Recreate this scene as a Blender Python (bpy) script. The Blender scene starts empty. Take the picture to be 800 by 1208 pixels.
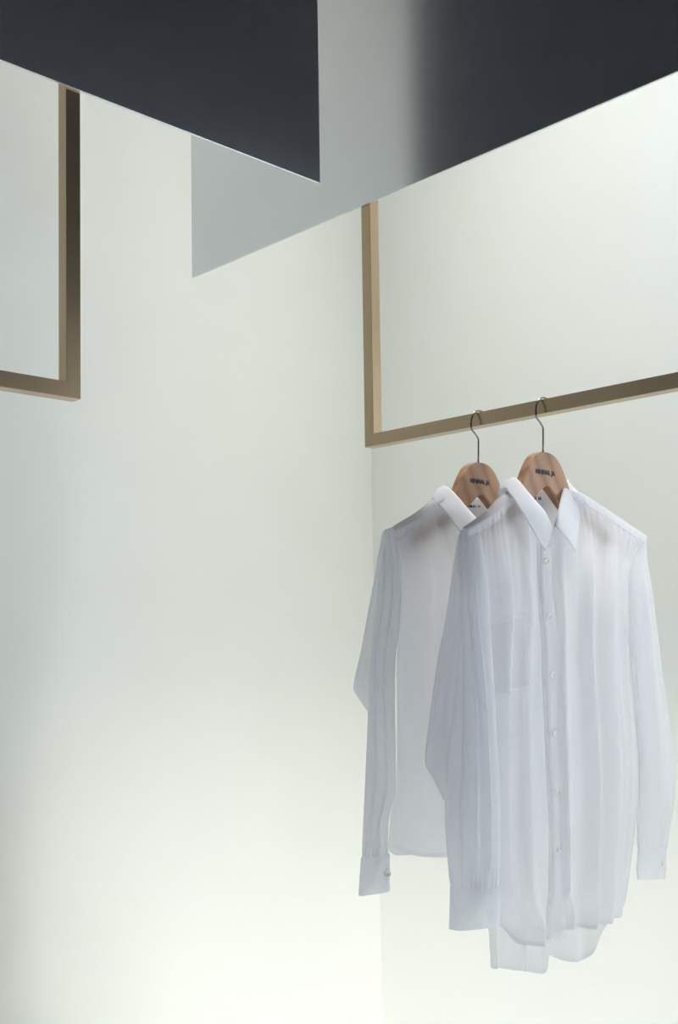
import bpy, bmesh, math, random
from mathutils import Vector, Matrix, noise

# ------------------------------------------------------------------ camera, world, lights, exposure
scene = bpy.context.scene
col = scene.collection
H = 1.31                                   # eye height above the floor
TH = 0.7649                                # yaw of the right-hand wall, panel and rail
LH = 4.30                                  # ceiling height

cam_d = bpy.data.cameras.new('camera')
cam = bpy.data.objects.new('camera', cam_d)
col.objects.link(cam)
scene.camera = cam
cam_d.sensor_fit = 'VERTICAL'
cam_d.sensor_height = 36.0
cam_d.sensor_width = 36.0 * 800 / 1208
cam_d.lens = 1237.78 / 1208 * 36.0
cam_d.shift_y = (682.55 - 604.0) / 1208.0
cam_d.clip_start = 0.02
PITCH, ROLL = 0.0489, 0.0144
cp, sp, cr, sr = math.cos(PITCH), math.sin(PITCH), math.cos(ROLL), math.sin(ROLL)
fwd = Vector((0, cp, sp)); up0 = Vector((0, -sp, cp)); rt0 = Vector((1, 0, 0))
rt = rt0 * cr - up0 * sr
up = rt0 * sr + up0 * cr
mw = Matrix.Identity(4)
for i in range(3):
    mw[i][0] = rt[i]; mw[i][1] = up[i]; mw[i][2] = -fwd[i]
mw[2][3] = H
cam.matrix_world = mw

vs = scene.view_settings
vs.view_transform = 'Standard'
vs.look = 'None'
vs.gamma = 1.0
vs.exposure = 0.08
vs.use_curve_mapping = False

world = bpy.data.worlds.new('world')
scene.world = world
world.use_nodes = True
bg = world.node_tree.nodes['Background']
bg.inputs[0].default_value = (0.60, 0.72, 1.0, 1)
bg.inputs[1].default_value = 0.03

U = Vector((-math.sin(TH), math.cos(TH), 0))      # along the right rail, away from the viewer
WD = Vector((math.cos(TH), math.sin(TH), 0))      # away from the viewer, across the right rail
CORNER = Vector((0.105, 3.2, 0))                  # where the two light walls meet

def area(name, loc, target, sx, sy, watts, colour, spread=180):
    d = bpy.data.lights.new(name, 'AREA')
    d.shape = 'RECTANGLE'; d.size = sx; d.size_y = sy
    d.energy = watts; d.color = colour; d.spread = math.radians(spread)
    o = bpy.data.objects.new(name, d); col.objects.link(o)
    o.location = loc
    z = (Vector(loc) - Vector(target)).normalized()
    o.rotation_euler = z.to_track_quat('Z', 'X').to_euler()
    return o

def strip(name, centre, along, down, sx, sy, watts, colour, spread=180):
    """long added light: its long side follows 'along', it shines towards 'down'"""
    o = area(name, centre, centre + down, sx, sy, watts, colour, spread)
    z = -Vector(down).normalized(); x = (along - z * along.dot(z)).normalized(); y = z.cross(x)
    m = Matrix((x, y, z)).transposed().to_4x4(); m.translation = centre
    o.matrix_world = m
    return o

# added ceiling lights, out of view: two runs of downlights between the hanging panels and the light walls, one over the open floor
WARM = (1.0, 0.985, 0.925)
COOL = (0.93, 0.96, 1.0)
DOWN = Vector((0, 0, -1))
pL = CORNER - WD * 1.32 - U * 0.50 + Vector((0, 0, LH - 0.05))
strip('added_downlight_left', pL, WD, DOWN, 1.9, 0.30, 4.0, WARM, 50)
strip('added_wash_left', pL + Vector((0, 0, -0.005)), WD, DOWN, 1.7, 0.24, 7, WARM, 95)
pR = CORNER - U * 1.9 - WD * 0.45 + Vector((0, 0, LH - 0.05))
strip('added_downlight_right', CORNER - U * 1.25 - WD * 0.42 + Vector((0, 0, LH - 0.055)), U, DOWN, 0.9, 0.14, 7.2, COOL, 55)
strip('added_wash_right', pR, U, DOWN, 2.5, 0.24, 14.5, WARM, 95)
strip('added_fill_shop', Vector((0.0, -0.9, LH - 0.05)), U, DOWN, 1.5, 1.5, 58, (0.80, 0.88, 1.0), 60)  # added fill behind the viewer, bounces off the floor onto shirts and walls
# added unseen spot that brightens the left wall beside the corner
area('added_wall_spot', CORNER - U * 1.25 - WD * 0.42 + Vector((0, 0, LH - 0.30)), CORNER - WD * 0.25 + Vector((0, 0, 1.0)), 0.55, 0.55, 1.5, WARM, 48)
# area light added at the unseen window, lights the shirts from the right
WINC = CORNER - U * 2.45 + Vector((0, 0, 1.32))
strip('added_window_light', WINC - WD * 0.06, U, -WD, 1.06, 1.46, 12, (0.80, 0.89, 1.0), 160)

# ------------------------------------------------------------------ helpers
def tag(o, label=None, cat=None, group=None, kind=None):
    if label: o['label'] = label
    if cat: o['category'] = cat
    if group: o['group'] = group
    if kind: o['kind'] = kind
    return o

def obj(name, verts, faces, mat, parent=None, smooth=True):
    me = bpy.data.meshes.new(name)
    me.from_pydata([tuple(v) for v in verts], [], faces)
    me.validate()
    me.materials.append(mat)
    if smooth:
        for p in me.polygons: p.use_smooth = True
    o = bpy.data.objects.new(name, me)
    col.objects.link(o)
    if parent: o.parent = parent
    return o

def from_bm(name, bm, mat, parent=None, smooth=False):
    me = bpy.data.meshes.new(name)
    bmesh.ops.recalc_face_normals(bm, faces=bm.faces)
    bm.to_mesh(me); bm.free()
    me.materials.append(mat)
    if smooth:
        for p in me.polygons: p.use_smooth = True
    o = bpy.data.objects.new(name, me)
    col.objects.link(o)
    if parent: o.parent = parent
    return o

def empty(name, loc, rz=0.0):
    o = bpy.data.objects.new(name, None)
    o.empty_display_size = 0.1
    col.objects.link(o)
    o.location = loc; o.rotation_euler = (0, 0, rz)
    return o

def prism(pts, d0, d1, bevel=0.0):
    """a closed outline of 3D points extruded from offset d0 to d1 (vectors)"""
    bm = bmesh.new()
    a = [bm.verts.new(Vector(p) + d0) for p in pts]
    b = [bm.verts.new(Vector(p) + d1) for p in pts]
    bm.faces.new(a); bm.faces.new(b[::-1])
    n = len(pts)
    for i in range(n):
        bm.faces.new((a[i], b[i], b[(i + 1) % n], a[(i + 1) % n]))
    bmesh.ops.recalc_face_normals(bm, faces=bm.faces)
    if bevel > 0:
        bmesh.ops.bevel(bm, geom=list(bm.edges), offset=bevel, segments=2, profile=0.6, affect='EDGES')
    return bm

def tube(name, pts, r, mat, parent, n=10, smooth_pts=0):
    P = [Vector(p) for p in pts]
    V, Fc = [], []
    prev = None
    for i, p in enumerate(P):
        t = (P[min(i + 1, len(P) - 1)] - P[max(i - 1, 0)]).normalized()
        if prev is None:
            x = t.orthogonal().normalized()
        else:
            x = (prev - t * prev.dot(t)).normalized()
        prev = x
        y = t.cross(x)
        for k in range(n):
            a = 2 * math.pi * k / n
            V.append(p + (x * math.cos(a) + y * math.sin(a)) * r)
    for i in range(len(P) - 1):
        for k in range(n):
            Fc.append((i * n + k, i * n + (k + 1) % n, (i + 1) * n + (k + 1) % n, (i + 1) * n + k))
    Fc.append(tuple(range(n))[::-1]); Fc.append(tuple((len(P) - 1) * n + k for k in range(n)))
    return obj(name, V, Fc, mat, parent)

# ------------------------------------------------------------------ materials
def nt(name):
    m = bpy.data.materials.new(name); m.use_nodes = True
    t = m.node_tree
    return m, t, t.nodes['Principled BSDF'], t.nodes, t.links

def ramp(N, stops):
    r = N.new('ShaderNodeValToRGB')
    e = r.color_ramp.elements
    e[0].position, e[0].color = stops[0][0], (*stops[0][1], 1)
    e[1].position, e[1].color = stops[-1][0], (*stops[-1][1], 1)
    for p, c in stops[1:-1]:
        x = e.new(p); x.color = (*c, 1)
    return r

def mat_wall():
    m, t, b, N, L = nt('wall_paint')
    tc = N.new('ShaderNodeTexCoord')
    n = N.new('ShaderNodeTexNoise'); n.inputs['Scale'].default_value = 1.7; n.inputs['Detail'].default_value = 3
    L.new(tc.outputs['Object'], n.inputs['Vector'])
    r = ramp(N, [(0.35, (0.785, 0.80, 0.755)), (0.55, (0.80, 0.82, 0.775)), (0.7, (0.815, 0.82, 0.765))])
    L.new(n.outputs['Fac'], r.inputs[0]); L.new(r.outputs[0], b.inputs['Base Color'])
    b.inputs['Roughness'].default_value = 0.9
    b.inputs['Specular IOR Level'].default_value = 0.1
    g = N.new('ShaderNodeTexNoise'); g.inputs['Scale'].default_value = 220; g.inputs['Detail'].default_value = 4
    L.new(tc.outputs['Object'], g.inputs['Vector'])
    bp = N.new('ShaderNodeBump'); bp.inputs['Strength'].default_value = 0.12; bp.inputs['Distance'].default_value = 0.002
    L.new(g.outputs['Fac'], bp.inputs['Height']); L.new(bp.outputs[0], b.inputs['Normal'])
    return m

def mat_plain(name, c, rough=0.8, noise_amt=0.04, scale=6.0):
    m, t, b, N, L = nt(name)
    n = N.new('ShaderNodeTexNoise'); n.inputs['Scale'].default_value = scale; n.inputs['Detail'].default_value = 4
    tc = N.new('ShaderNodeTexCoord'); L.new(tc.outputs['Object'], n.inputs['Vector'])
    r = ramp(N, [(0.3, tuple(x * (1 - noise_amt) for x in c)), (0.7, tuple(min(1, x * (1 + noise_amt)) for x in c))])
    L.new(n.outputs['Fac'], r.inputs[0]); L.new(r.outputs[0], b.inputs['Base Color'])
    b.inputs['Roughness'].default_value = rough
    return m

def mat_metal(name, c, rough, grain=0.06, stretch=(4, 4, 400), metal=1.0):
    m, t, b, N, L = nt(name)
    tc = N.new('ShaderNodeTexCoord')
    mp = N.new('ShaderNodeMapping'); mp.inputs['Scale'].default_value = stretch
    L.new(tc.outputs['Object'], mp.inputs['Vector'])
    n = N.new('ShaderNodeTexNoise'); n.inputs['Scale'].default_value = 1.0; n.inputs['Detail'].default_value = 3
    L.new(mp.outputs[0], n.inputs['Vector'])
    r = ramp(N, [(0.3, tuple(x * (1 - grain) for x in c)), (0.7, tuple(min(1, x * (1 + grain)) for x in c))])
    L.new(n.outputs['Fac'], r.inputs[0]); L.new(r.outputs[0], b.inputs['Base Color'])
    b.inputs['Metallic'].default_value = metal
    b.inputs['Roughness'].default_value = rough
    return m

def mat_wood():
    m, t, b, N, L = nt('hanger_beech')
    tc = N.new('ShaderNodeTexCoord')
    mp = N.new('ShaderNodeMapping'); mp.inputs['Scale'].default_value = (1.0, 6.0, 1.0)
    mp.inputs['Rotation'].default_value = (0.0, 0.7, 0.0)
    L.new(tc.outputs['Object'], mp.inputs['Vector'])
    n0 = N.new('ShaderNodeTexNoise'); n0.inputs['Scale'].default_value = 14; n0.inputs['Detail'].default_value = 2
    L.new(mp.outputs[0], n0.inputs['Vector'])
    w = N.new('ShaderNodeTexWave'); w.inputs['Scale'].default_value = 9; w.inputs['Distortion'].default_value = 9
    w.inputs['Detail'].default_value = 3; w.inputs['Detail Scale'].default_value = 0.7
    L.new(mp.outputs[0], w.inputs['Vector'])
    r = ramp(N, [(0.0, (0.35, 0.17, 0.085)), (0.35, (0.43, 0.23, 0.122)), (1.0, (0.49, 0.28, 0.155))])
    L.new(w.outputs['Fac'], r.inputs[0])
    mx = N.new('ShaderNodeMix'); mx.data_type = 'RGBA'; mx.blend_type = 'MULTIPLY'; mx.inputs[0].default_value = 0.5
    r2 = ramp(N, [(0.35, (0.80, 0.76, 0.72)), (0.65, (1, 1, 1))])
    L.new(n0.outputs['Fac'], r2.inputs[0])
    L.new(r.outputs[0], mx.inputs[6]); L.new(r2.outputs[0], mx.inputs[7])
    L.new(mx.outputs[2], b.inputs['Base Color'])
    b.inputs['Roughness'].default_value = 0.55
    return m

def mat_cloth(name, c, trans=0.45, clear=0.10):
    m, t, b, N, L = nt(name)
    N.remove(b)
    out = N['Material Output']
    tc = N.new('ShaderNodeTexCoord')
    # fine plain weave
    w1 = N.new('ShaderNodeTexWave'); w1.bands_direction = 'X'; w1.inputs['Scale'].default_value = 420; w1.inputs['Distortion'].default_value = 1.5
    w2 = N.new('ShaderNodeTexWave'); w2.bands_direction = 'Z'; w2.inputs['Scale'].default_value = 420; w2.inputs['Distortion'].default_value = 1.5
    nz = N.new('ShaderNodeTexNoise'); nz.inputs['Scale'].default_value = 45; nz.inputs['Detail'].default_value = 5
    for q in (w1, w2, nz): L.new(tc.outputs['Object'], q.inputs['Vector'])
    ad = N.new('ShaderNodeMath'); ad.operation = 'ADD'; L.new(w1.outputs['Fac'], ad.inputs[0]); L.new(w2.outputs['Fac'], ad.inputs[1])
    mu = N.new('ShaderNodeMath'); mu.operation = 'MULTIPLY_ADD'; mu.inputs[1].default_value = 0.12
    L.new(ad.outputs[0], mu.inputs[0]); L.new(nz.outputs['Fac'], mu.inputs[2])
    bp = N.new('ShaderNodeBump'); bp.inputs['Strength'].default_value = 0.16; bp.inputs['Distance'].default_value = 0.002
    L.new(mu.outputs[0], bp.inputs['Height'])
    r = ramp(N, [(0.3, tuple(x * 0.985 for x in c)), (0.7, c)]); L.new(nz.outputs['Fac'], r.inputs[0])
    df = N.new('ShaderNodeBsdfDiffuse'); tl = N.new('ShaderNodeBsdfTranslucent'); tp = N.new('ShaderNodeBsdfTransparent')
    for q in (df, tl):
        L.new(r.outputs[0], q.inputs['Color']); L.new(bp.outputs[0], q.inputs['Normal'])
    sh = N.new('ShaderNodeBsdfSheen') if hasattr(bpy.types, 'ShaderNodeBsdfSheen') else None
    m1 = N.new('ShaderNodeMixShader'); m1.inputs[0].default_value = trans
    L.new(df.outputs[0], m1.inputs[1]); L.new(tl.outputs[0], m1.inputs[2])
    m2 = N.new('ShaderNodeMixShader'); m2.inputs[0].default_value = clear
    L.new(m1.outputs[0], m2.inputs[1]); L.new(tp.outputs[0], m2.inputs[2])
    L.new(m2.outputs[0], out.inputs['Surface'])
    return m

WALL = mat_wall()
FLOOR = mat_plain('floor_white_resin', (0.87, 0.89, 0.90), 0.5, 0.02, 2.0)
CEIL = mat_plain('ceiling_charcoal_paint', (0.022, 0.024, 0.030), 0.9, 0.05, 3.0)
PANEL = mat_metal('satin_panel', (0.82, 0.83, 0.855), 0.31, 0.015, (3, 3, 3))
BRONZE = mat_metal('bronze_rail', (0.52, 0.385, 0.245), 0.24, 0.05, (6, 6, 6), 0.85)
STEEL = mat_metal('hook_steel', (0.24, 0.205, 0.185), 0.2, 0.03, (20, 20, 20))
WOOD = mat_wood()
CLOTH = mat_cloth('white_cotton', (0.97, 0.965, 0.975), 0.56, 0.025)
CLOTH2 = mat_cloth('white_cotton_interlined', (0.955, 0.955, 0.97), 0.50, 0.05)
CLOTH3 = mat_cloth('white_cotton_single', (0.955, 0.955, 0.97), 0.68, 0.48)
PEARL = mat_plain('pearl_button', (0.90, 0.87, 0.80), 0.3, 0.08, 90)
INK = mat_plain('black_print', (0.012, 0.011, 0.012), 0.6, 0.05, 50)
LABELG = mat_plain('woven_grey_label', (0.33, 0.31, 0.31), 0.8, 0.05, 200)
def mat_pane():
    m, t, b, N, L = nt('added_glowing_pane')
    b.inputs['Base Color'].default_value = (0.8, 0.85, 0.9, 1)
    b.inputs['Roughness'].default_value = 0.1
    b.inputs['Emission Color'].default_value = (0.80, 0.89, 1.0, 1)
    b.inputs['Emission Strength'].default_value = 2.0  # glow given to the pane of the added window
    return m
GLOWPANE = mat_pane()
FRAMEW = mat_plain('added_frame_white', (0.75, 0.75, 0.75), 0.5, 0.02, 10)

# ------------------------------------------------------------------ the room
def slab(name, c0, c1, z0, z1, nrm, thick, mat):
    n = Vector(nrm) * thick
    pts = [Vector((c0.x, c0.y, z0)), Vector((c1.x, c1.y, z0)), Vector((c1.x, c1.y, z1)), Vector((c0.x, c0.y, z1))]
    bm = prism(pts, Vector((0, 0, 0)), n)
    return tag(from_bm(name, bm, mat), kind='structure')

EL = CORNER - WD * 9.0        # far end of the left light wall, beside and behind the viewer
ER = CORNER - U * 9.0
RC = 1.25                     # wide cove added at the wall foot so it catches more ceiling light
def cove_wall(name, end_fn):
    """one light wall: flat above, a quarter-round cove at the foot; mitred in the corner; end_fn(k, d) gives the plan point"""
    prof = [(0.0, LH)] + [(0.0, LH - (LH - RC) * i / 12) for i in range(1, 13)]
    prof += [(RC - RC * math.cos(math.pi / 2 * i / 24), RC - RC * math.sin(math.pi / 2 * i / 24)) for i in range(1, 25)]
    V, Fc = [], []
    nn = 2
    for d, z in prof:
        for k in range(nn):
            p = end_fn(k, d); V.append(Vector((p.x, p.y, z)))
    for d, z in prof:                      # back of the shell
        for k in range(nn):
            p = end_fn(k, -0.12); V.append(Vector((p.x, p.y, z)))
    m = len(prof)
    for j in range(m - 1):
        Fc.append((2 * j, 2 * j + 1, 2 * j + 3, 2 * j + 2))
        q = 2 * m + 2 * j
        Fc.append((q, q + 2, q + 3, q + 1))
    Fc.append((0, 2 * m, 2 * m + 1, 1))
    o = obj(name, V, Fc, WALL)
    return tag(o, kind='structure')
cove_wall('wall_left', lambda k, d: (CORNER - U * d - WD * d) if k == 0 else (EL - U * d))
cove_wall('wall_right', lambda k, d: (CORNER - U * d - WD * d) if k == 0 else (ER - WD * d))
fl = [CORNER + U * 0.12 + WD * 0.12, EL + U * 0.12, CORNER - WD * 9.0 - U * 9.0, ER + WD * 0.12]
tag(from_bm('floor', prism(fl, Vector((0, 0, -0.1)), Vector((0, 0, 0))), FLOOR), kind='structure')
tag(from_bm('ceiling', prism([p + Vector((0, 0, LH)) for p in fl], Vector((0, 0, 0)), Vector((0, 0, 0.1))), CEIL), kind='structure')

# window added out of view in the right-hand wall to light the shirts
def window():
    root = None
    def bar(name, a0, a1, z0, z1, d0, d1, mat, parent):
        pts = [WINC + U * a0 + Vector((0, 0, z0)), WINC + U * a1 + Vector((0, 0, z0)), WINC + U * a1 + Vector((0, 0, z1)), WINC + U * a0 + Vector((0, 0, z1))]
        return from_bm(name, prism(pts, -WD * d0, -WD * d1), mat, parent)
    pane = bar('added_window_1', -0.54, 0.54, -0.74, 0.74, 0.0, 0.012, GLOWPANE, None)
    tag(pane, kind='structure')
    for a0, a1, z0, z1 in ((-0.60, -0.54, -0.80, 0.80), (0.54, 0.60, -0.80, 0.80), (-0.54, 0.54, 0.74, 0.80), (-0.54, 0.54, -0.80, -0.74)):
        bar('added_window_frame', a0, a1, z0, z1, 0.0, 0.05, FRAMEW, pane)
window()

# ------------------------------------------------------------------ hanging panels with their rails
SB = 0.023                    # square bar of the rail frames
TP = 0.004                    # sheet of the panels
ZP, ZR = H + 0.7982, H + 0.3403

def rail_panel(origin, along, away, e_frame, e_panel, length, label):
    """origin: foot of the viewer's perpendicular on the frame's front plane; along points away from the viewer"""
    mid = origin + along * (e_panel - 0.5 * (length + 2 * (e_panel - e_frame)))
    near_frame = e_frame - length
    near_panel = near_frame - (e_panel - e_frame)
    root = empty('suspended_rail_panel', Vector((mid.x, mid.y, ZR)))
    tag(root, label, 'rail panel', 'panels hung from the ceiling with clothes rails below')
    off = -root.location
    def P(e, z): return origin + along * e + Vector((0, 0, z)) + off
    from_bm('panel', prism([P(near_panel, ZP), P(e_panel, ZP), P(e_panel, LH), P(near_panel, LH)], -away * TP, away * 0.0, 0.0006), PANEL, root)
    fr = from_bm('rail', prism([P(near_frame, ZR), P(e_frame, ZR), P(e_frame - SB, ZR + SB), P(near_frame + SB, ZR + SB)], away * 0.0, away * SB, 0.0005), BRONZE, root)
    for a, b in ((e_frame, e_frame - SB), (near_frame, near_frame + SB)):
        q = [P(a, ZR), P(a, ZP + 0.16), P(b, ZP + 0.16), P(b, ZR + SB)]
        from_bm('post', prism(q, away * 0.0002, away * (SB - 0.0002), 0.0005), BRONZE, root)
    return root

AR, AL = 1.3868, 1.3475
rail_panel(WD * AR, U, WD, 1.370, 1.9061, 1.25,
           'satin metal panel fading from pale grey to near black, its bronze rail carrying the shirts')
rail_panel(U * AL, WD, U, 0.7782, 1.2569, 1.25,
           'near black satin metal panel with an empty bronze clothes rail below it')

# ------------------------------------------------------------------ hangers
def text_mesh(name, s, size, mat, parent, loc, rx=math.pi / 2, ry=0.0, bold=0.0):
    cu = bpy.data.curves.new(name, 'FONT')
    cu.body = s; cu.size = size; cu.align_x = 'CENTER'; cu.align_y = 'CENTER'
    cu.extrude = 0.00025; cu.offset = bold; cu.resolution_u = 3; cu.space_character = 1.02
    tmp = bpy.data.objects.new(name, cu); col.objects.link(tmp)
    bpy.context.view_layer.update()
    me = bpy.data.meshes.new_from_object(tmp)
    bpy.data.objects.remove(tmp); bpy.data.curves.remove(cu)
    me.materials.clear(); me.materials.append(mat)
    o = bpy.data.objects.new(name, me); col.objects.link(o); o.parent = parent
    o.location = loc; o.rotation_euler = (rx, ry, 0)
    return o

HZ = 0.16                     # local zero of a hanger, relative to eye height
def hanger(u, label):
    base = WD * (AR + SB / 2) + U * u
    root = empty('wooden_hanger', Vector((base.x, base.y, H + HZ)), TH)
    tag(root, label, 'hanger', 'wooden hangers on the bronze rail')
    # outline of the board in (across, up), relative to eye height
    cx = -0.010
    half = [(0, 0.278), (0.010, 0.2776), (0.019, 0.2757), (0.027, 0.2722), (0.034, 0.2672), (0.041, 0.2602), (0.047, 0.2520), (0.053, 0.2425), (0.059, 0.2320), (0.066, 0.2200), (0.075, 0.2065),
            (0.088, 0.1945), (0.108, 0.183), (0.14, 0.168), (0.165, 0.155), (0.180, 0.144), (0.184, 0.137)]
    half += [(0.184, 0.128), (0.180, 0.123), (0.17, 0.125), (0.145, 0.137), (0.11, 0.154), (0.075, 0.172), (0.045, 0.193), (0.020, 0.212), (0.006, 0.2220), (0.0, 0.2232)]
    pts = [(cx + x, z) for x, z in half] + [(cx - x, z) for x, z in half[-2:0:-1]]
    P3 = [Vector((x, 0, z - HZ)) for x, z in pts]
    bm = prism(P3, Vector((0, -0.008, 0)), Vector((0, 0.008, 0)))
    ed = [e for e in bm.edges if abs(e.verts[0].co.y - e.verts[1].co.y) < 1e-6]
    bmesh.ops.bevel(bm, geom=ed, offset=0.0022, segments=2, profile=0.5, affect='EDGES')
    from_bm('board', bm, WOOD, root)
    # steel hook: ring over the bar, then a kinked stem into the head
    R = 0.0252; c = (0.0, 0.3427)
    hp = []
    for k in range(33):
        a = math.radians(18 + (212 * k / 32))
        hp.append((c[0] + R * math.cos(a), c[1] + R * math.sin(a)))
    hp += [(-0.0135, 0.3262), (-0.0095, 0.3225), (-0.0068, 0.3196), (-0.0060, 0.3165), (-0.0066, 0.300), (-0.0085, 0.268)]
    hp = [q for i, q in enumerate(hp) if not (28 < i < 33)]
    tube('hook', [Vector((x, 0, z - HZ)) for x, z in hp], 0.00145, STEEL, root)
    tube('ferrule', [Vector((-0.0083, 0, 0.2755 - HZ)), Vector((-0.0083, 0, 0.2795 - HZ))], 0.0026, STEEL, root)
    text_mesh('lettering', 'MINIMAL JA', 0.0098, INK, root, (-0.015, -0.0082, 0.2445 - HZ), bold=0.0006)
    return root

UF, UB = 0.97346, 1.10491
hanger(UF, 'wooden hanger holding the shirt with the chest pocket')
hanger(UB, 'wooden hanger holding the shirt that hangs behind, beside the rail corner')

# ------------------------------------------------------------------ shirts
def lerp(a, b, t): return a + (b - a) * t
def sstep(a, b, x):
    t = min(1.0, max(0.0, (x - a) / (b - a) if b != a else (1.0 if x > a else 0.0)))
    return t * t * (3 - 2 * t)
def interp(tab, x):
    """tab: list of (x, value) in rising x; smooth (catmull) interpolation"""
    n = len(tab)
    if x <= tab[0][0]: return tab[0][1]
    if x >= tab[-1][0]: return tab[-1][1]
    for i in range(n - 1):
        if x <= tab[i + 1][0]: break
    x0, y0 = tab[i]; x1, y1 = tab[i + 1]
    h = x1 - x0
    def slope(j):
        if j == 0: return (tab[1][1] - tab[0][1]) / (tab[1][0] - tab[0][0])
        if j == n - 1: return (tab[-1][1] - tab[-2][1]) / (tab[-1][0] - tab[-2][0])
        d0 = (tab[j][1] - tab[j - 1][1]) / (tab[j][0] - tab[j - 1][0])
        d1 = (tab[j + 1][1] - tab[j][1]) / (tab[j + 1][0] - tab[j][0])
        return 0.0 if d0 * d1 <= 0 else 2 * d0 * d1 / (d0 + d1)
    t = (x - x0) / h
    m0, m1 = slope(i) * h, slope(i + 1) * h
    return (2*t**3 - 3*t*t + 1) * y0 + (t**3 - 2*t*t + t) * m0 + (-2*t**3 + 3*t*t) * y1 + (t**3 - t*t) * m1

def curve3(pts):
    """smooth 3D curve through points, parameter 0..1 by length"""
    P = [Vector(p) for p in pts]
    s = [0.0]
    for i in range(1, len(P)): s.append(s[-1] + (P[i] - P[i - 1]).length)
    tabs = [[(s[i] / s[-1], P[i][k]) for i in range(len(P))] for k in range(3)]
    return lambda t: Vector((interp(tabs[0], t), interp(tabs[1], t), interp(tabs[2], t)))

def edgez(pts):
    """points (w, f, z) from top to bottom -> functions w(z), f(z)"""
    q = sorted((p[2], p[0], p[1]) for p in pts)
    a = [(z, w) for z, w, f in q]; b = [(z, f) for z, w, f in q]
    return (lambda z: interp(a, z)), (lambda z: interp(b, z))

def ridge(x, c, wl, wr):
    d = x - c
    return math.exp(-(d / (wl if d < 0 else wr)) ** 2)

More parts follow.
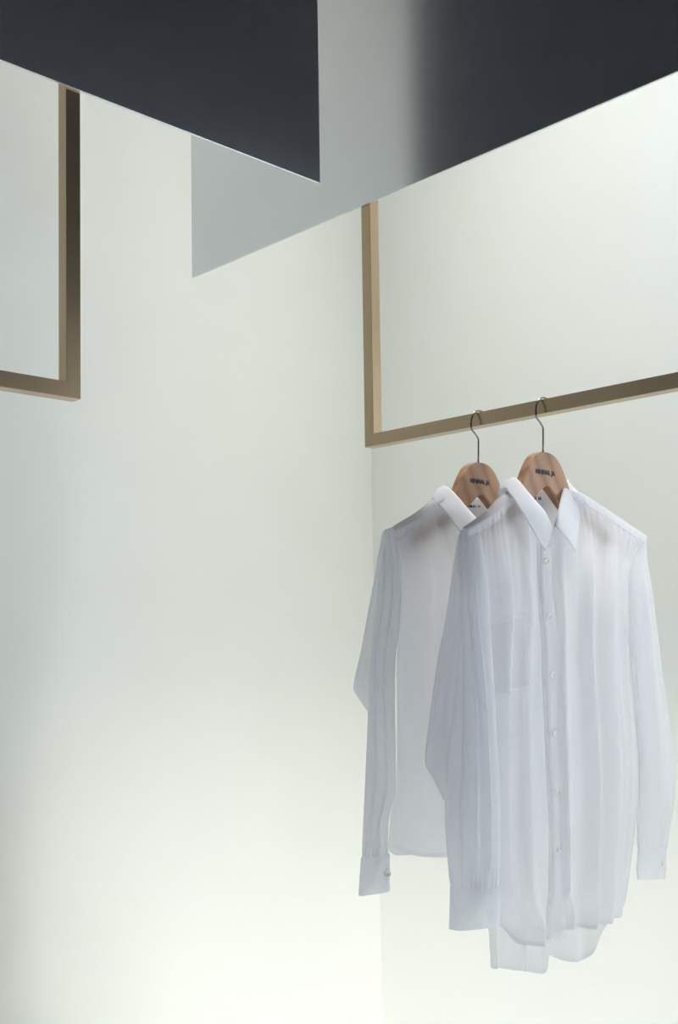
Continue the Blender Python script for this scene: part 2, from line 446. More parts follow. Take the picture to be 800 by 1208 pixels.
class Shirt:
    def __init__(self, u, zero, label, prm):
        base = WD * (AR + SB / 2) + U * u
        self.zero = zero
        self.root = empty('shirt', Vector((base.x, base.y, H + zero)), TH)
        tag(self.root, label, 'shirt', 'white shirts on wooden hangers')
        self.p = prm
        self.wL, self.fL = edgez(prm['left']); self.wR, self.fR = edgez(prm['right'])
        self.seed = prm['seed']; self.hems = {}
    def L(self, w, f, z): return Vector((w, -f, z - self.zero))
    # ---- body as two height fields over (a, z)
    def wz(self, a, z): return lerp(self.wL(z), self.wR(z), a)
    def top(self, a, front): return interp(self.p['top_front' if front else 'top_back'], a)
    def hem(self, a, front):
        k = 'hem_front' if front else 'hem_back'
        if k not in self.hems:
            q = sorted((self.a_of(w, z), z) for w, f, z in self.p[k] if 0 < self.a_of(w, z) < 1)
            self.hems[k] = [(0.0, self.p['hem_ends'][0])] + q + [(1.0, self.p['hem_ends'][1])]
        return interp(self.hems[k], a)
    def depth(self, a, z, front):
        p = self.p
        wl, wr = self.wL(z), self.wR(z)
        mid = lerp(self.fL(z), self.fR(z), a)
        zt = self.top(a, front); drop = max(0.0, zt - z)
        belly = 0.011 + p['belly'] * sstep(0.0, 0.20, drop) + 0.006 * sstep(0.2, 0.6, drop)
        x = min(1.0, max(0.0, a))
        e = (max(0.0, 4 * x * (1 - x))) ** lerp(0.12, 0.55, sstep(0.02, 0.25, drop))
        f = belly * e
        side = 1 if front else -1
        fold = 0.0
        for c0, c1, wl_, wr_, amp, z0, z1 in p['folds_front' if front else 'folds_back']:
            k = sstep(z0 + 0.09, z1 + 0.02, z)                     # 1 above ... eases in going down from z1 to z0
            fold += 1.8 * amp * (1 - k) * ridge(a, lerp(c0, c1, (0.2 - z) / 0.7), wl_, wr_)
        if front and 'placket' in p:
            d = self.wz(a, z) - interp(p['placket'], z)
            fold -= 0.0055 * ridge(d, -0.002, 0.006, 0.0022) * sstep(0.0, 0.04, drop)
        # gathers below the yoke
        g = p['gather'] * math.exp(-drop / 0.07) * sstep(0, 0.02, drop) * (math.sin(a * 240 + 3 * math.sin(a * 31 + self.seed)) * 0.5 + 0.5 * math.sin(a * 157 + 1.3))
        nz = noise.noise(Vector((a * 7 + self.seed, z * 2.2, 3.1 if front else 7.7))) * 0.004 * sstep(0.02, 0.25, drop)
        nz += noise.noise(Vector((a * 26 + self.seed, z * 5.0, 1.7 if front else 5.1))) * 0.0006 * sstep(0.02, 0.2, drop)
        rg = 1 - abs(noise.noise(Vector((a * 8 + 1.7 * self.seed + (0 if front else 9), z * 1.5, 0.4))))
        nz += 0.0035 * rg ** 8 * sstep(0.04, 0.25, drop)
        fade = (max(0.0, 4 * x * (1 - x))) ** 0.4
        return mid + side * (f + (fold + g + nz) * fade)
    def pt(self, a, z, front, off=0.0):
        s = 1 if front else -1
        return self.L(self.wz(a, z), self.depth(a, z, front) + s * off, z)
    def body(self):
        na, nt_ = 240, 120
        V, Fc = [], []
        ring = []
        for i in range(na + 1): ring.append((i / na, True))
        for i in range(na - 1, 0, -1): ring.append((i / na, False))
        m = len(ring)
        for j in range(nt_ + 1):
            t = j / nt_
            t = t * 0.75 + 0.25 * t * t
            for a0, fr in ring:
                a = 0.5 - 0.5 * math.cos(math.pi * a0); a = lerp(a0, a, 0.5)
                z = lerp(self.top(a, fr), self.hem(a, fr), t)
                V.append(self.pt(a, z, fr))
        for j in range(nt_):
            for k in range(m):
                Fc.append((j * m + k, j * m + (k + 1) % m, (j + 1) * m + (k + 1) % m, (j + 1) * m + k))
        return obj('body', V, Fc, CLOTH, self.root)
    def patch(self, name, afun, n, m, mat, front=True, off=0.0015, parent=None):
        """afun(s, t) -> (a, z) laid on the body's surface, lifted by off, with its rim turned down onto it"""
        V, Fc = [], []
        for j in range(m + 1):
            for i in range(n + 1):
                a, z = afun(i / n, j / m)
                rim = (i in (0, n)) or (j in (0, m))
                V.append(self.pt(a, z, front, 0.0003 if rim else off))
        for j in range(m):
            for i in range(n):
                Fc.append((j * (n + 1) + i, j * (n + 1) + i + 1, (j + 1) * (n + 1) + i + 1, (j + 1) * (n + 1) + i))
        return obj(name, V, Fc, mat, parent or self.root)
    def a_of(self, w, z): return (w - self.wL(z)) / (self.wR(z) - self.wL(z))
    def yoke(self, a0, a1):
        """double layer wrapped over one shoulder, front to back"""
        V, Fc = [], []
        n, m = 110, 20
        for i in range(n + 1):
            a = lerp(a0, a1, i / n)
            zf, zb = self.top(a, True), self.top(a, False)
            for j in range(m + 1):
                v = j / m * 2 - 1
                fr = v > 0
                zt = zf if fr else zb
                dz = abs(v) * (0.017 if fr else 0.07)
                if abs(v) < 1e-6:
                    V.append(self.L(self.wz(a, zf), 0.5 * (self.fL(zf) + self.fR(zf)), max(zf, zb) + 0.0045))
                else:
                    edge = 0.0014 if abs(v) < 0.85 else 0.0026 + 0.0009 * math.sin(a * 190)
                    V.append(self.pt(a, zt - dz, fr, edge if abs(v) < 0.999 else 0.0002))
        for i in range(n):
            for j in range(m):
                Fc.append((i * (m + 1) + j, (i + 1) * (m + 1) + j, (i + 1) * (m + 1) + j + 1, i * (m + 1) + j + 1))
        return obj('yoke', V, Fc, CLOTH2, self.root)
    def sleeve(self, left, right, flap, hmax, wob):
        """left/right: (w,f,z) edge curves of the hanging roll, armhole to cuff; flap: edge curves of the cloth folded out behind it"""
        V, Fc = [], []
        def roll(lc, rc, h0, nt_, na, wb, taper, sd0):
            cl, crv = curve3(lc), curve3(rc)
            base = len(V)
            ring = [(i / na, 1) for i in range(na + 1)] + [(i / na, -1) for i in range(na - 1, 0, -1)]
            m = len(ring)
            for j in range(nt_ + 1):
                t = j / nt_
                A, B = cl(t), crv(t)
                d = B - A
                nrm = Vector((d.y, -d.x, 0))
                nrm = nrm.normalized() if nrm.length > 1e-6 else Vector((0, 1, 0))
                if nrm.x * -0.816 + nrm.y * 0.575 < 0: nrm = -nrm   # outward: away from the body, to the front
                h = h0 * (0.5 + 0.5 * sstep(0, 0.25, t))
                if taper: h = lerp(h, 0.010, sstep(0.86, 0.985, t))
                for a0, sd in ring:
                    a = 0.5 - 0.5 * math.cos(math.pi * a0)
                    prof = (max(0.0, 4 * a * (1 - a))) ** 0.5
                    wv = 0.0
                    for c0, c1, wl_, wr_, amp in wb:
                        wv += amp * ridge(a, lerp(c0, c1, t), wl_, wr_) * sstep(0.0, 0.15, t) * (1 - sstep(0.93, 1.0, t))
                    if sd < 0: wv = 0.0
                    wv += 0.0030 * noise.noise(Vector((a * 4 + sd + sd0, t * 3.5, self.seed))) + 0.0005 * noise.noise(Vector((a * 15, t * 8 + sd, self.seed + sd0)))
                    gat = 0.0022 * sstep(0.92, 0.985, t) * math.sin(a * 60 + self.seed + 2 * math.sin(a * 13)) if taper else 0.0
                    p = A + d * a + nrm * sd * (h * prof + (wv + gat) * prof)
                    V.append(self.L(p.x, p.y, p.z))
            for j in range(nt_):
                for k in range(m):
                    Fc.append((base + j * m + k, base + j * m + (k + 1) % m, base + (j + 1) * m + (k + 1) % m, base + (j + 1) * m + k))
        roll(left, right, hmax, 110, 56, wob, True, 0.0)
        if flap: roll(flap[0], flap[1], 0.005, 70, 24, [(0.5, 0.5, 0.12, 0.05, 0.003)], False, 5.0)
        return obj('sleeve', V, Fc, CLOTH, self.root)
    def cuff(self, tl, tr, bl, br, h, btn):
        """flattened open band; corners (w,f,z)"""
        tl, tr, bl, br = map(Vector, (tl, tr, bl, br))
        na, nt_ = 28, 14
        V, Fc = [], []
        ring = [(i / na, 1) for i in range(na + 1)] + [(i / na, -1) for i in range(na - 1, 0, -1)]
        m = len(ring)
        def P(a, t, sd, lift=0.0):
            A, B = tl.lerp(bl, t), tr.lerp(br, t)
            d = B - A
            nrm = Vector((d.y, -d.x, 0)).normalized()
            if nrm.y < 0: nrm = -nrm
            prof = (max(0.0, 4 * a * (1 - a))) ** 0.5
            hh = h * (0.85 + 0.25 * t)
            if t < 0.09: hh *= 0.86
            wv = 0.0022 * noise.noise(Vector((a * 5 + sd, t * 3 + 9, self.seed))) + 0.0016 * math.sin(a * 9 + t * 7) * prof
            return A + d * a + nrm * (sd * (hh * prof + lift) + wv)
        for j in range(nt_ + 1):
            t = j / nt_
            for a0, sd in ring:
                a = 0.5 - 0.5 * math.cos(math.pi * a0)
                p = P(a, t, sd); V.append(self.L(p.x, p.y, p.z))
        for j in range(nt_):
            for k in range(m):
                Fc.append((j * m + k, j * m + (k + 1) % m, (j + 1) * m + (k + 1) % m, (j + 1) * m + k))
        c = obj('cuff', V, Fc, CLOTH2, self.root)
        if btn:
            a, t = btn
            p = P(a, t, 1, 0.0012); q = P(a + 0.03, t, 1, 0.0012) - P(a - 0.03, t, 1, 0.0012)
            n = Vector((q.y, -q.x, 0)).normalized()
            if n.y < 0: n = -n
            self.button(p, n, 0.0052, c)
        return c
    def button(self, p, n, r, parent=None):
        """round shirt button with a rim and four holes; p and n in (w,f,z)"""
        c = self.L(p.x, p.y, p.z); nn = Vector((n.x, -n.y, n.z)).normalized()
        x = nn.orthogonal().normalized(); y = nn.cross(x)
        V, Fc = [], []
        prof = [(1.0, 0.0), (1.0, 0.0014), (0.9, 0.0019), (0.72, 0.0017), (0.6, 0.0012), (0.0, 0.0011)]
        k = 18
        for rr, hh in prof:
            for i in range(k):
                a = 2 * math.pi * i / k
                V.append(c + (x * math.cos(a) + y * math.sin(a)) * rr * r + nn * hh)
        for j in range(len(prof) - 1):
            for i in range(k):
                Fc.append((j * k + i, j * k + (i + 1) % k, (j + 1) * k + (i + 1) % k, (j + 1) * k + i))
        b = obj('button', V, Fc, PEARL, parent or self.root)
        return b
    def collar(self, roll, outer, neck):
        """roll line, outer edge of the leaves and neckline, each from one front end round the back to the other"""
        cr_, co, cn = curve3(roll), curve3(outer), curve3(neck)
        n, m = 90, 12
        def sheet(name, A, B, bulge, mat, th):
            V, Fc = [], []
            for i in range(n + 1):
                t = i / n
                a, b = A(t), B(t)
                d = b - a
                cen = Vector((-0.02, -0.01, a.z))
                outw = Vector((a.x - cen.x, a.y - cen.y, 0))
                outw = outw.normalized() if outw.length > 1e-6 else Vector((0, 1, 0))
                for j in range(m + 1):
                    s = j / m
                    p = a + d * s + outw * bulge * math.sin(math.pi * min(1, s * 1.15)) ** 0.7 * (1 - 0.5 * s) if 0 < s * 1.15 < 1 else a + d * s
                    V.append(self.L(p.x, p.y, p.z))
            for i in range(n):
                for j in range(m):
                    Fc.append((i * (m + 1) + j, (i + 1) * (m + 1) + j, (i + 1) * (m + 1) + j + 1, i * (m + 1) + j + 1))
            o = obj(name, V, Fc, mat, self.root)
            md = o.modifiers.new('thickness', 'SOLIDIFY'); md.thickness = th; md.offset = 0
            return o
        sheet('collar_leaf', cr_, co, 0.005, CLOTH2, 0.0012)
        st = sheet('collar_stand', cr_, cn, 0.0, CLOTH2, 0.001)
        return st

# ---- measures of the shirt with the pocket (across, forward, height relative to the eye), metres
P_FRONT = dict(
    seed=2.3, belly=0.022, gather=0.0024,
    left=[(-0.2127,0.0000,0.1406), (-0.214,0.0,0.09), (-0.212,0.0,0.04), (-0.218,0.0,-0.03), (-0.225,0.0,-0.15), (-0.222,0.0,-0.28), (-0.195,-0.005,-0.40), (-0.1522,-0.0120,-0.4495), (-0.1455,-0.0140,-0.5045)],
    right=[(0.2957,0.0000,0.1593), (0.2703,0.0000,0.1172), (0.2452,0.0000,0.0716), (0.2317,0.0000,0.0269), (0.2320,0.0000,-0.0203), (0.2394,0.0000,-0.0913), (0.2487,0.0000,-0.1802), (0.2507,0.0000,-0.2465), (0.2420,0.0000,-0.3040), (0.2213,0.0000,-0.3809), (0.1990,0.0000,-0.4417), (0.1811,0.0000,-0.4766)],
    top_front=[(0,0.142),(0.12,0.172),(0.24,0.207),(0.27,0.200),(0.31,0.178),(0.36,0.158),(0.41,0.160),(0.46,0.185),(0.50,0.213),(0.53,0.222),(0.70,0.202),(0.86,0.178),(1,0.158)],
    top_back=[(0,0.142),(0.12,0.172),(0.24,0.207),(0.30,0.205),(0.38,0.203),(0.46,0.208),(0.53,0.222),(0.70,0.202),(0.86,0.178),(1,0.158)],
    hem_ends=(-0.430,-0.482),
    hem_front=[(-0.1757,0.0300,-0.4221), (-0.1626,0.0360,-0.4452), (-0.1259,0.0400,-0.4655), (-0.0890,0.0420,-0.4755), (-0.0653,0.0420,-0.4782), (-0.0539,0.0420,-0.4681), (-0.0402,0.0420,-0.4621), (-0.0063,0.0420,-0.4653), (0.0317,0.0400,-0.4709), (0.0709,0.0350,-0.4732), (0.1169,0.0250,-0.4748)],
    hem_back=[(-0.1388,-0.0160,-0.5039), (-0.1111,-0.0250,-0.5173), (-0.0774,-0.0300,-0.5275), (-0.0384,-0.0350,-0.5389), (0.0012,-0.0380,-0.5527), (0.0292,-0.0400,-0.5597), (0.0365,-0.0400,-0.5533), (0.0420,-0.0400,-0.5330), (0.0655,-0.0400,-0.5423), (0.0918,-0.0400,-0.5537), (0.1290,-0.0400,-0.5593), (0.1423,-0.0400,-0.5468), (0.1538,-0.0400,-0.5210), (0.1936,-0.0350,-0.5111)],
    folds_front=[(0.165,0.095,0.05,0.008,0.012,-0.05,0.17),(0.275,0.20,0.022,0.035,0.006,-0.05,0.15),(0.45,0.395,0.012,0.035,0.006,0.0,0.19),
                 (0.61,0.54,0.035,0.008,0.010,-0.02,0.19),(0.78,0.70,0.045,0.010,0.009,0.0,0.17),(0.90,0.86,0.03,0.02,0.005,0.0,0.10),(0.69,0.635,0.02,0.03,-0.005,0.0,0.16)],
    folds_back=[(0.25,0.2,0.06,0.04,0.010,0.0,0.15),(0.45,0.44,0.03,0.05,0.010,-0.1,0.15),(0.65,0.66,0.04,0.06,0.010,0.0,0.15),(0.85,0.84,0.05,0.03,0.008,0.0,0.15)],
)
pk = [(-0.0372,0.0200,0.1314), (-0.0415,0.0240,0.1098), (-0.0518,0.0330,0.0645), (-0.0578,0.0400,-0.0006), (-0.0573,0.0420,-0.0779), (-0.0561,0.0420,-0.1548), (-0.0559,0.0420,-0.2568), (-0.0569,0.0420,-0.3580), (-0.0595,0.0420,-0.4456), (-0.0585,0.0420,-0.4734)]
P_FRONT['placket'] = sorted((z, w) for w, f, z in pk)
front = Shirt(UF, -0.545, 'white button shirt with a chest pocket, hanging nearest to the open end of the rail', P_FRONT)
front.body()
front.yoke(0.0, 0.225); front.yoke(0.525, 1.0)
front.sleeve([(-0.1963,-0.0040,0.1368), (-0.1967,-0.0080,0.0946), (-0.2015,-0.0100,0.0509), (-0.2064,-0.0120,0.0013), (-0.2145,-0.0130,-0.0479), (-0.2226,-0.0140,-0.1028), (-0.2304,-0.0150,-0.1511), (-0.2350,-0.0160,-0.1847), (-0.2385,-0.0170,-0.2170), (-0.2429,-0.0180,-0.2467), (-0.2438,-0.0180,-0.2766), (-0.2423,-0.0170,-0.3127), (-0.2411,-0.0150,-0.3484), (-0.2406,-0.0120,-0.3695)],
             [(-0.1963,0.0180,0.1339), (-0.1986,0.0250,0.0927), (-0.1986,0.0300,0.0496), (-0.1950,0.0320,0.0007), (-0.1933,0.0340,-0.0480), (-0.1906,0.0350,-0.1027), (-0.1884,0.0350,-0.1513), (-0.1866,0.0350,-0.1853), (-0.1848,0.0350,-0.2181), (-0.1840,0.0350,-0.2507), (-0.1838,0.0340,-0.2809), (-0.1824,0.0320,-0.3162), (-0.1821,0.0300,-0.3514), (-0.1832,0.0280,-0.3719)],
             ([(-0.2056,-0.0140,0.1383), (-0.2044,-0.0240,0.1015), (-0.2036,-0.0340,0.0555), (-0.2072,-0.0420,0.0079), (-0.2159,-0.0480,-0.0383), (-0.2274,-0.0520,-0.1002), (-0.2370,-0.0530,-0.1491), (-0.2445,-0.0530,-0.1830), (-0.2459,-0.0520,-0.1950), (-0.2364,-0.0470,-0.2164), (-0.2249,-0.0350,-0.2495)],
              [(-0.1666,-0.0120,0.1377), (-0.1644,-0.0180,0.1000), (-0.1632,-0.0250,0.0558), (-0.1646,-0.0300,0.0075), (-0.1692,-0.0340,-0.0394), (-0.1767,-0.0360,-0.1024), (-0.1849,-0.0370,-0.1522), (-0.1899,-0.0370,-0.1868), (-0.1923,-0.0370,-0.2015), (-0.1981,-0.0360,-0.2232), (-0.2072,-0.0340,-0.2540)]),
             0.021, [(0.30,0.22,0.06,0.025,0.005),(0.62,0.50,0.07,0.03,0.007),(0.84,0.78,0.05,0.02,0.006)])
def seam(sh, pts):
    c = curve3(pts)
    return tube('armhole_seam', [sh.L(*c(i / 40)) for i in range(41)], 0.0011, CLOTH2, sh.root, 6)
front.cuff((-0.2400,-0.0140,-0.3675), (-0.1792,0.0280,-0.3702), (-0.2437,-0.0140,-0.4263), (-0.1830,0.0280,-0.4234), 0.015, None)
front.sleeve([(0.2391,0.0120,0.1273), (0.2121,0.0180,0.0702), (0.2091,0.0200,0.0264), (0.2151,0.0200,-0.0173), (0.2202,0.0200,-0.0755), (0.2246,0.0200,-0.1483), (0.2290,0.0200,-0.2210), (0.2259,0.0200,-0.2783), (0.2177,0.0200,-0.3276), (0.2125,0.0200,-0.3739)],
             [(0.2986,0.0000,0.1579), (0.3155,-0.0100,0.0964), (0.3301,-0.0150,0.0430), (0.3481,-0.0200,-0.0065), (0.3625,-0.0200,-0.0736), (0.3825,-0.0200,-0.1524), (0.4000,-0.0200,-0.2240), (0.4030,-0.0200,-0.2790), (0.3892,-0.0200,-0.3551), (0.3649,-0.0150,-0.4048)],
             None, 0.016, [(0.30,0.28,0.10,0.03,0.008),(0.66,0.72,0.05,0.10,0.007)])
front.cuff((0.2079,0.0220,-0.3701), (0.3716,-0.0170,-0.4046), (0.2047,0.0220,-0.4292), (0.3557,-0.0150,-0.4582), 0.010, (0.66, 0.5))

seam(front, [(0.2751,0.0100,0.1514), (0.2351,0.0160,0.1269), (0.2046,0.0210,0.0772), (0.1881,0.0230,0.0335), (0.1946,0.0210,-0.0098), (0.2205,0.0140,-0.0538)])
# collar of the front shirt, from the front end of the near leaf round the back to the other end
front.collar(
    [(-0.0381,0.0340,0.1567), (-0.0495,0.0300,0.1774), (-0.0642,0.0220,0.1956), (-0.0717,0.0120,0.2118), (-0.0771,0.0020,0.2269), (-0.0787,-0.0080,0.2332), (-0.088,-0.018,0.226), (-0.060,-0.022,0.222), (-0.020,-0.024,0.221), (0.030,-0.022,0.224), (0.052,-0.016,0.232), (0.0633,-0.0040,0.2414), (0.0351,0.0080,0.2238), (0.0099,0.0180,0.1988), (-0.0111,0.0270,0.1790), (-0.0313,0.0340,0.1571)],
    [(-0.0663,0.0400,0.1157), (-0.0879,0.0360,0.1433), (-0.1044,0.0300,0.1699), (-0.1140,0.0220,0.1905), (-0.1122,0.0100,0.2048), (-0.1093,0.0000,0.2139), (-0.104,-0.016,0.210), (-0.075,-0.028,0.192), (-0.020,-0.032,0.185), (0.050,-0.030,0.192), (0.085,-0.020,0.210), (0.1045,-0.0040,0.2194), (0.0818,0.0100,0.1910), (0.0579,0.0200,0.1608), (0.0369,0.0300,0.1397), (0.0190,0.0380,0.1180)],
    [(-0.0402,0.0300,0.1306), (-0.0563,0.0260,0.1458), (-0.0736,0.0200,0.1636), (-0.0838,0.0120,0.1794), (-0.0849,0.0020,0.1934), (-0.0868,-0.0060,0.2019), (-0.092,-0.012,0.200), (-0.060,-0.018,0.196), (-0.020,-0.020,0.195), (0.030,-0.018,0.197), (0.056,-0.012,0.204), (0.0662,-0.0020,0.2078), (0.0461,0.0060,0.1861), (0.0184,0.0160,0.1642), (-0.0081,0.0240,0.1459), (-0.0312,0.0300,0.1297)])

def placket(sh, line, width):
    """buttoning edge along points (w, z) with its right border 'width' further across"""
    tab = sorted((z, w) for w, f, z in line)
    def fn(s, t):
        z = lerp(tab[-1][0], tab[0][0], t)
        w = interp(tab, z) + width * s
        return sh.a_of(w, z), z
    return sh.patch('placket', fn, 10, 110, CLOTH3, True, 0.0022), tab
po, ptab = placket(front, pk, 0.028)
for zb in [(-0.0734,0.0400,0.1025), (-0.0769,0.0400,0.0162), (-0.0806,0.0400,-0.0744), (-0.0842,0.0400,-0.1629), (-0.0878,0.0400,-0.2507), (-0.0913,0.0400,-0.3378)]:
    z = zb[2]
    w = interp(ptab, z) + 0.012
    a = front.a_of(w, z)
    front.button(Vector((w, front.depth(a, z, True) + 0.0022, z)), Vector((-0.25, 1, 0)), 0.0047)

# chest pocket, a layer on the near half of the front
pq = [(-0.2069,0.0400,0.0067), (-0.1098,0.0360,0.0214), (-0.1117,0.0380,-0.0907), (-0.1971,0.0400,-0.1046)]
def pocket_fn(s, t):
    top = Vector(pq[0]).lerp(Vector(pq[1]), s); bot = Vector(pq[3]).lerp(Vector(pq[2]), s)
    q = top.lerp(bot, t)
    return front.a_of(q.x, q.z), q.z
pk_o = front.patch('pocket', pocket_fn, 24, 30, CLOTH3, True, 0.0022)

def hem_band(sh, front_side, a0, a1):
    def fn(s, t):
        a = lerp(a0, a1, s)
        return a, sh.hem(a, front_side) + 0.007 * (1 - t)
    return sh.patch('hem', fn, 90, 3, CLOTH2, front_side, 0.0008)
hem_band(front, True, 0.01, 0.99); hem_band(front, False, 0.01, 0.99)

def side_seam(sh, a):
    def fn(s, t):
        return a + 0.028 * s + 0.05 * max(0, t - 0.5), lerp(0.0, sh.hem(a, True) + 0.01, t)
    return sh.patch('side_seam', fn, 4, 90, CLOTH2, True, 0.0012)
side_seam(front, 0.90)

def neck_label(sh, w0, w1, z0, z1, f, txt):
    c = Vector(((w0 + w1) / 2, f, (z0 + z1) / 2))
    n = 6
    V = []; Fc = []
    for i in range(n + 1):
        w = lerp(w0, w1, i / n)
        for z in (z0, z1): V.append(sh.L(w, f - 0.001 * (2 * i / n - 1) ** 2, z))
    for i in range(n): Fc.append((2 * i, 2 * i + 2, 2 * i + 3, 2 * i + 1))
    o = obj('neck_label', V, Fc, LABELG, sh.root)
    md = o.modifiers.new('thickness', 'SOLIDIFY'); md.thickness = 0.0006
    q = sh.L(c.x, f + 0.0012, z1 + 0.0026)
    text_mesh('label_lettering', txt, 0.0098, INK, o, q, bold=0.0003)
neck_label(front, -0.045, 0.012, 0.192, 0.2035, -0.0185, 'MINIMAL JA')

# ---- the shirt behind
P_BACK = dict(
    seed=6.1, belly=0.020, gather=0.0012,
    left=[(-0.2297,0.0000,0.1565), (-0.2136,0.0000,0.1140), (-0.2055,0.0000,0.0551), (-0.2107,0.0000,0.0028), (-0.2161,0.0000,-0.0622), (-0.2181,0.0000,-0.1397), (-0.2198,0.0000,-0.2104), (-0.2285,0.0000,-0.2542), (-0.2369,0.0000,-0.2913), (-0.2414,0.0000,-0.3261)],
    right=[(0.268,0.0,0.150), (0.235,0.0,0.075), (0.222,0.0,-0.03), (0.232,0.0,-0.15), (0.232,0.0,-0.26), (0.225,0.0,-0.33)],
    top_front=[(0,0.150),(0.12,0.178),(0.26,0.212),(0.29,0.205),(0.33,0.178),(0.39,0.158),(0.45,0.160),(0.50,0.182),(0.55,0.213),(0.57,0.220),(0.70,0.200),(0.86,0.172),(1,0.150)],
    top_back=[(0,0.150),(0.12,0.178),(0.26,0.212),(0.32,0.207),(0.42,0.203),(0.50,0.207),(0.57,0.220),(0.70,0.200),(0.86,0.172),(1,0.150)],
    hem_ends=(-0.326,-0.326),
    hem_front=[(-0.225,0,-0.336), (-0.20,0,-0.345), (-0.15,0,-0.352), (0.0,0,-0.352), (0.1,0,-0.352), (0.2,0,-0.345)],
    hem_back=[(-0.228,0,-0.338), (-0.20,0,-0.350), (-0.15,0,-0.356), (0.0,0,-0.358), (0.1,0,-0.356), (0.2,0,-0.347)],
    folds_front=[(0.10,0.09,0.04,0.03,0.005,0.0,0.15),(0.20,0.22,0.05,0.012,0.006,0.0,0.17),(0.36,0.33,0.06,0.012,0.008,0.0,0.17),(0.62,0.60,0.04,0.02,0.008,-0.05,0.17),(0.80,0.80,0.04,0.02,0.008,-0.05,0.15)],
    folds_back=[(0.25,0.25,0.07,0.05,0.007,0.0,0.15),(0.5,0.5,0.05,0.05,0.007,-0.05,0.15),(0.75,0.75,0.05,0.05,0.007,0.0,0.15)],
)
back = Shirt(UB, -0.40, 'white shirt hanging behind the one with the pocket, beside the rail corner', P_BACK)
back.body()
seam(back, [(-0.2424,0.0120,0.1535), (-0.2360,0.0160,0.1315), (-0.2315,0.0200,0.1056), (-0.2291,0.0220,0.0605), (-0.2320,0.0200,0.0091), (-0.2321,0.0140,-0.0255)])
back.yoke(0.0, 0.235); back.yoke(0.565, 1.0)
back.sleeve([(-0.2294,-0.0040,0.1516), (-0.2355,-0.0080,0.1136), (-0.2440,-0.0100,0.0653), (-0.2516,-0.0120,0.0097), (-0.2581,-0.0130,-0.0378), (-0.2635,-0.0130,-0.0773), (-0.2682,-0.0130,-0.1217), (-0.2728,-0.0120,-0.1619), (-0.2790,-0.0120,-0.2369), (-0.2848,-0.0120,-0.2987), (-0.2874,-0.0120,-0.3357)],
            [(-0.2304,0.0060,0.1546), (-0.2248,0.0140,0.1166), (-0.2247,0.0180,0.0646), (-0.2320,0.0200,0.0091), (-0.2407,0.0200,-0.0380), (-0.2445,0.0200,-0.0773), (-0.2447,0.0200,-0.1242), (-0.2438,0.0200,-0.1647), (-0.2434,0.0180,-0.2317), (-0.2572,0.0140,-0.2931), (-0.2553,0.0120,-0.3373)],
            ([(-0.2305,-0.0120,0.1521), (-0.2323,-0.0200,0.1211), (-0.2364,-0.0300,0.0689), (-0.2456,-0.0370,0.0100), (-0.2556,-0.0410,-0.0381), (-0.2663,-0.0430,-0.0741), (-0.2693,-0.0430,-0.0894), (-0.2619,-0.0380,-0.1064), (-0.2520,-0.0300,-0.1247)],
             [(-0.2154,-0.0100,0.1528), (-0.2148,-0.0150,0.1188), (-0.2145,-0.0220,0.0664), (-0.2182,-0.0270,0.0097), (-0.2219,-0.0300,-0.0389), (-0.2256,-0.0310,-0.0768), (-0.2278,-0.0310,-0.0924), (-0.2312,-0.0300,-0.1104), (-0.2363,-0.0290,-0.1283)]),
            0.015, [(0.35,0.30,0.08,0.03,0.006),(0.75,0.65,0.06,0.03,0.005)])
back.cuff((-0.2872,-0.0140,-0.3373), (-0.2545,0.0140,-0.3334), (-0.2937,-0.0140,-0.3920), (-0.2558,0.0140,-0.3867), 0.010, (0.90, 0.5))
back.sleeve([(0.236,0.012,0.118),(0.232,0.02,0.05),(0.238,0.022,-0.05),(0.245,0.02,-0.2),(0.24,0.018,-0.34)],
            [(0.270,-0.002,0.146),(0.280,-0.012,0.06),(0.30,-0.02,-0.05),(0.335,-0.02,-0.2),(0.31,-0.018,-0.35)],
            None, 0.015, [(0.35,0.3,0.08,0.06,0.005)])
back.cuff((0.236,0.020,-0.34), (0.314,-0.02,-0.35), (0.236,0.020,-0.395), (0.314,-0.02,-0.40), 0.010, (0.66, 0.5))
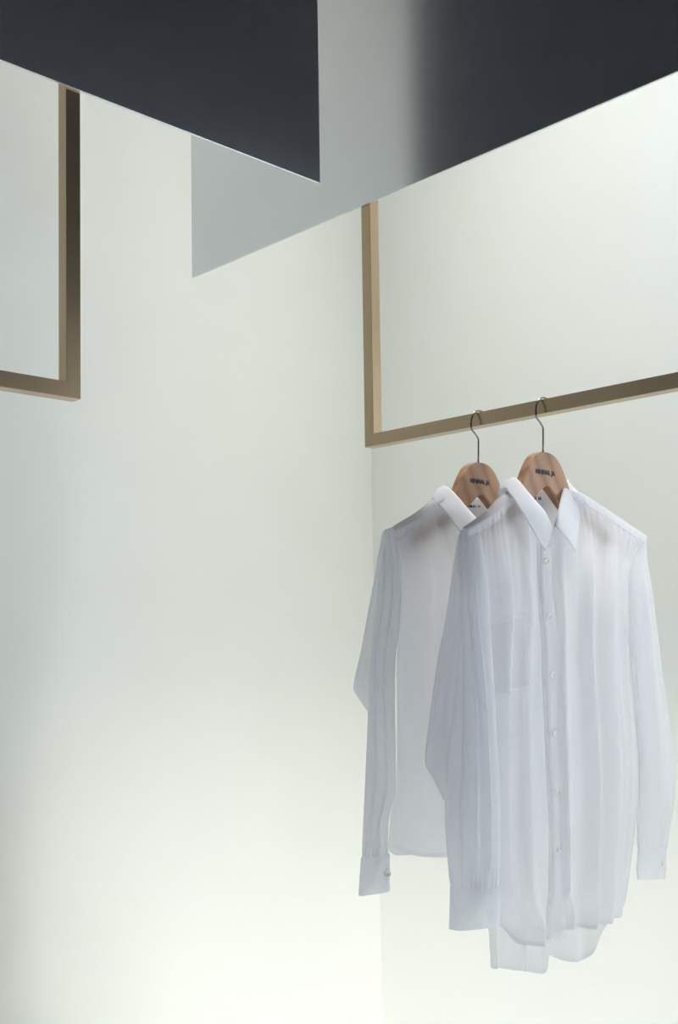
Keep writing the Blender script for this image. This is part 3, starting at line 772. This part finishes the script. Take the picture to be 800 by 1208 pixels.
back.collar(
    [(-0.0375,0.0340,0.1578), (-0.0517,0.0300,0.1768), (-0.0674,0.0220,0.1959), (-0.0763,0.0120,0.2129), (-0.0854,0.0020,0.2271), (-0.0905,-0.0080,0.2334), (-0.092,-0.018,0.228), (-0.060,-0.022,0.223), (-0.020,-0.024,0.221), (0.030,-0.022,0.224), (0.052,-0.016,0.232), (0.0650,-0.0040,0.2358), (0.0393,0.0080,0.2208), (0.0138,0.0180,0.1977), (-0.0100,0.0270,0.1768), (-0.0308,0.0340,0.1581)],
    [(-0.0811,0.0400,0.1235), (-0.0947,0.0360,0.1450), (-0.1100,0.0300,0.1663), (-0.1228,0.0220,0.1866), (-0.1270,0.0100,0.1996), (-0.1276,0.0000,0.2088), (-0.110,-0.016,0.209), (-0.075,-0.028,0.192), (-0.020,-0.032,0.185), (0.050,-0.030,0.192), (0.085,-0.020,0.210), (0.1032,-0.0040,0.2149), (0.0833,0.0100,0.1884), (0.0592,0.0200,0.1598), (0.0378,0.0300,0.1363), (0.0195,0.0380,0.1165)],
    [(-0.0400,0.0300,0.1328), (-0.0565,0.0260,0.1476), (-0.0767,0.0200,0.1664), (-0.0901,0.0120,0.1814), (-0.0949,0.0020,0.1945), (-0.0980,-0.0060,0.2019), (-0.094,-0.012,0.202), (-0.060,-0.018,0.197), (-0.020,-0.020,0.195), (0.030,-0.018,0.197), (0.056,-0.012,0.204), (0.0684,-0.0020,0.2033), (0.0476,0.0060,0.1836), (0.0221,0.0160,0.1624), (-0.0050,0.0240,0.1447), (-0.0289,0.0300,0.1319)])
bp_line = [(-0.038,0,0.130),(-0.040,0,0.05),(-0.040,0,-0.15),(-0.038,0,-0.345)]
bo, btab = placket(back, bp_line, 0.028)
for z in (0.12, 0.03, -0.06, -0.15, -0.24):
    w = interp(btab, z) + 0.012
    back.button(Vector((w, back.depth(back.a_of(w, z), z, True) + 0.0022, z)), Vector((-0.25, 1, 0)), 0.0047)
hem_band(back, True, 0.01, 0.99); hem_band(back, False, 0.01, 0.99)
neck_label(back, -0.040, 0.026, 0.186, 0.2025, -0.0185, 'MINIMAL JA')
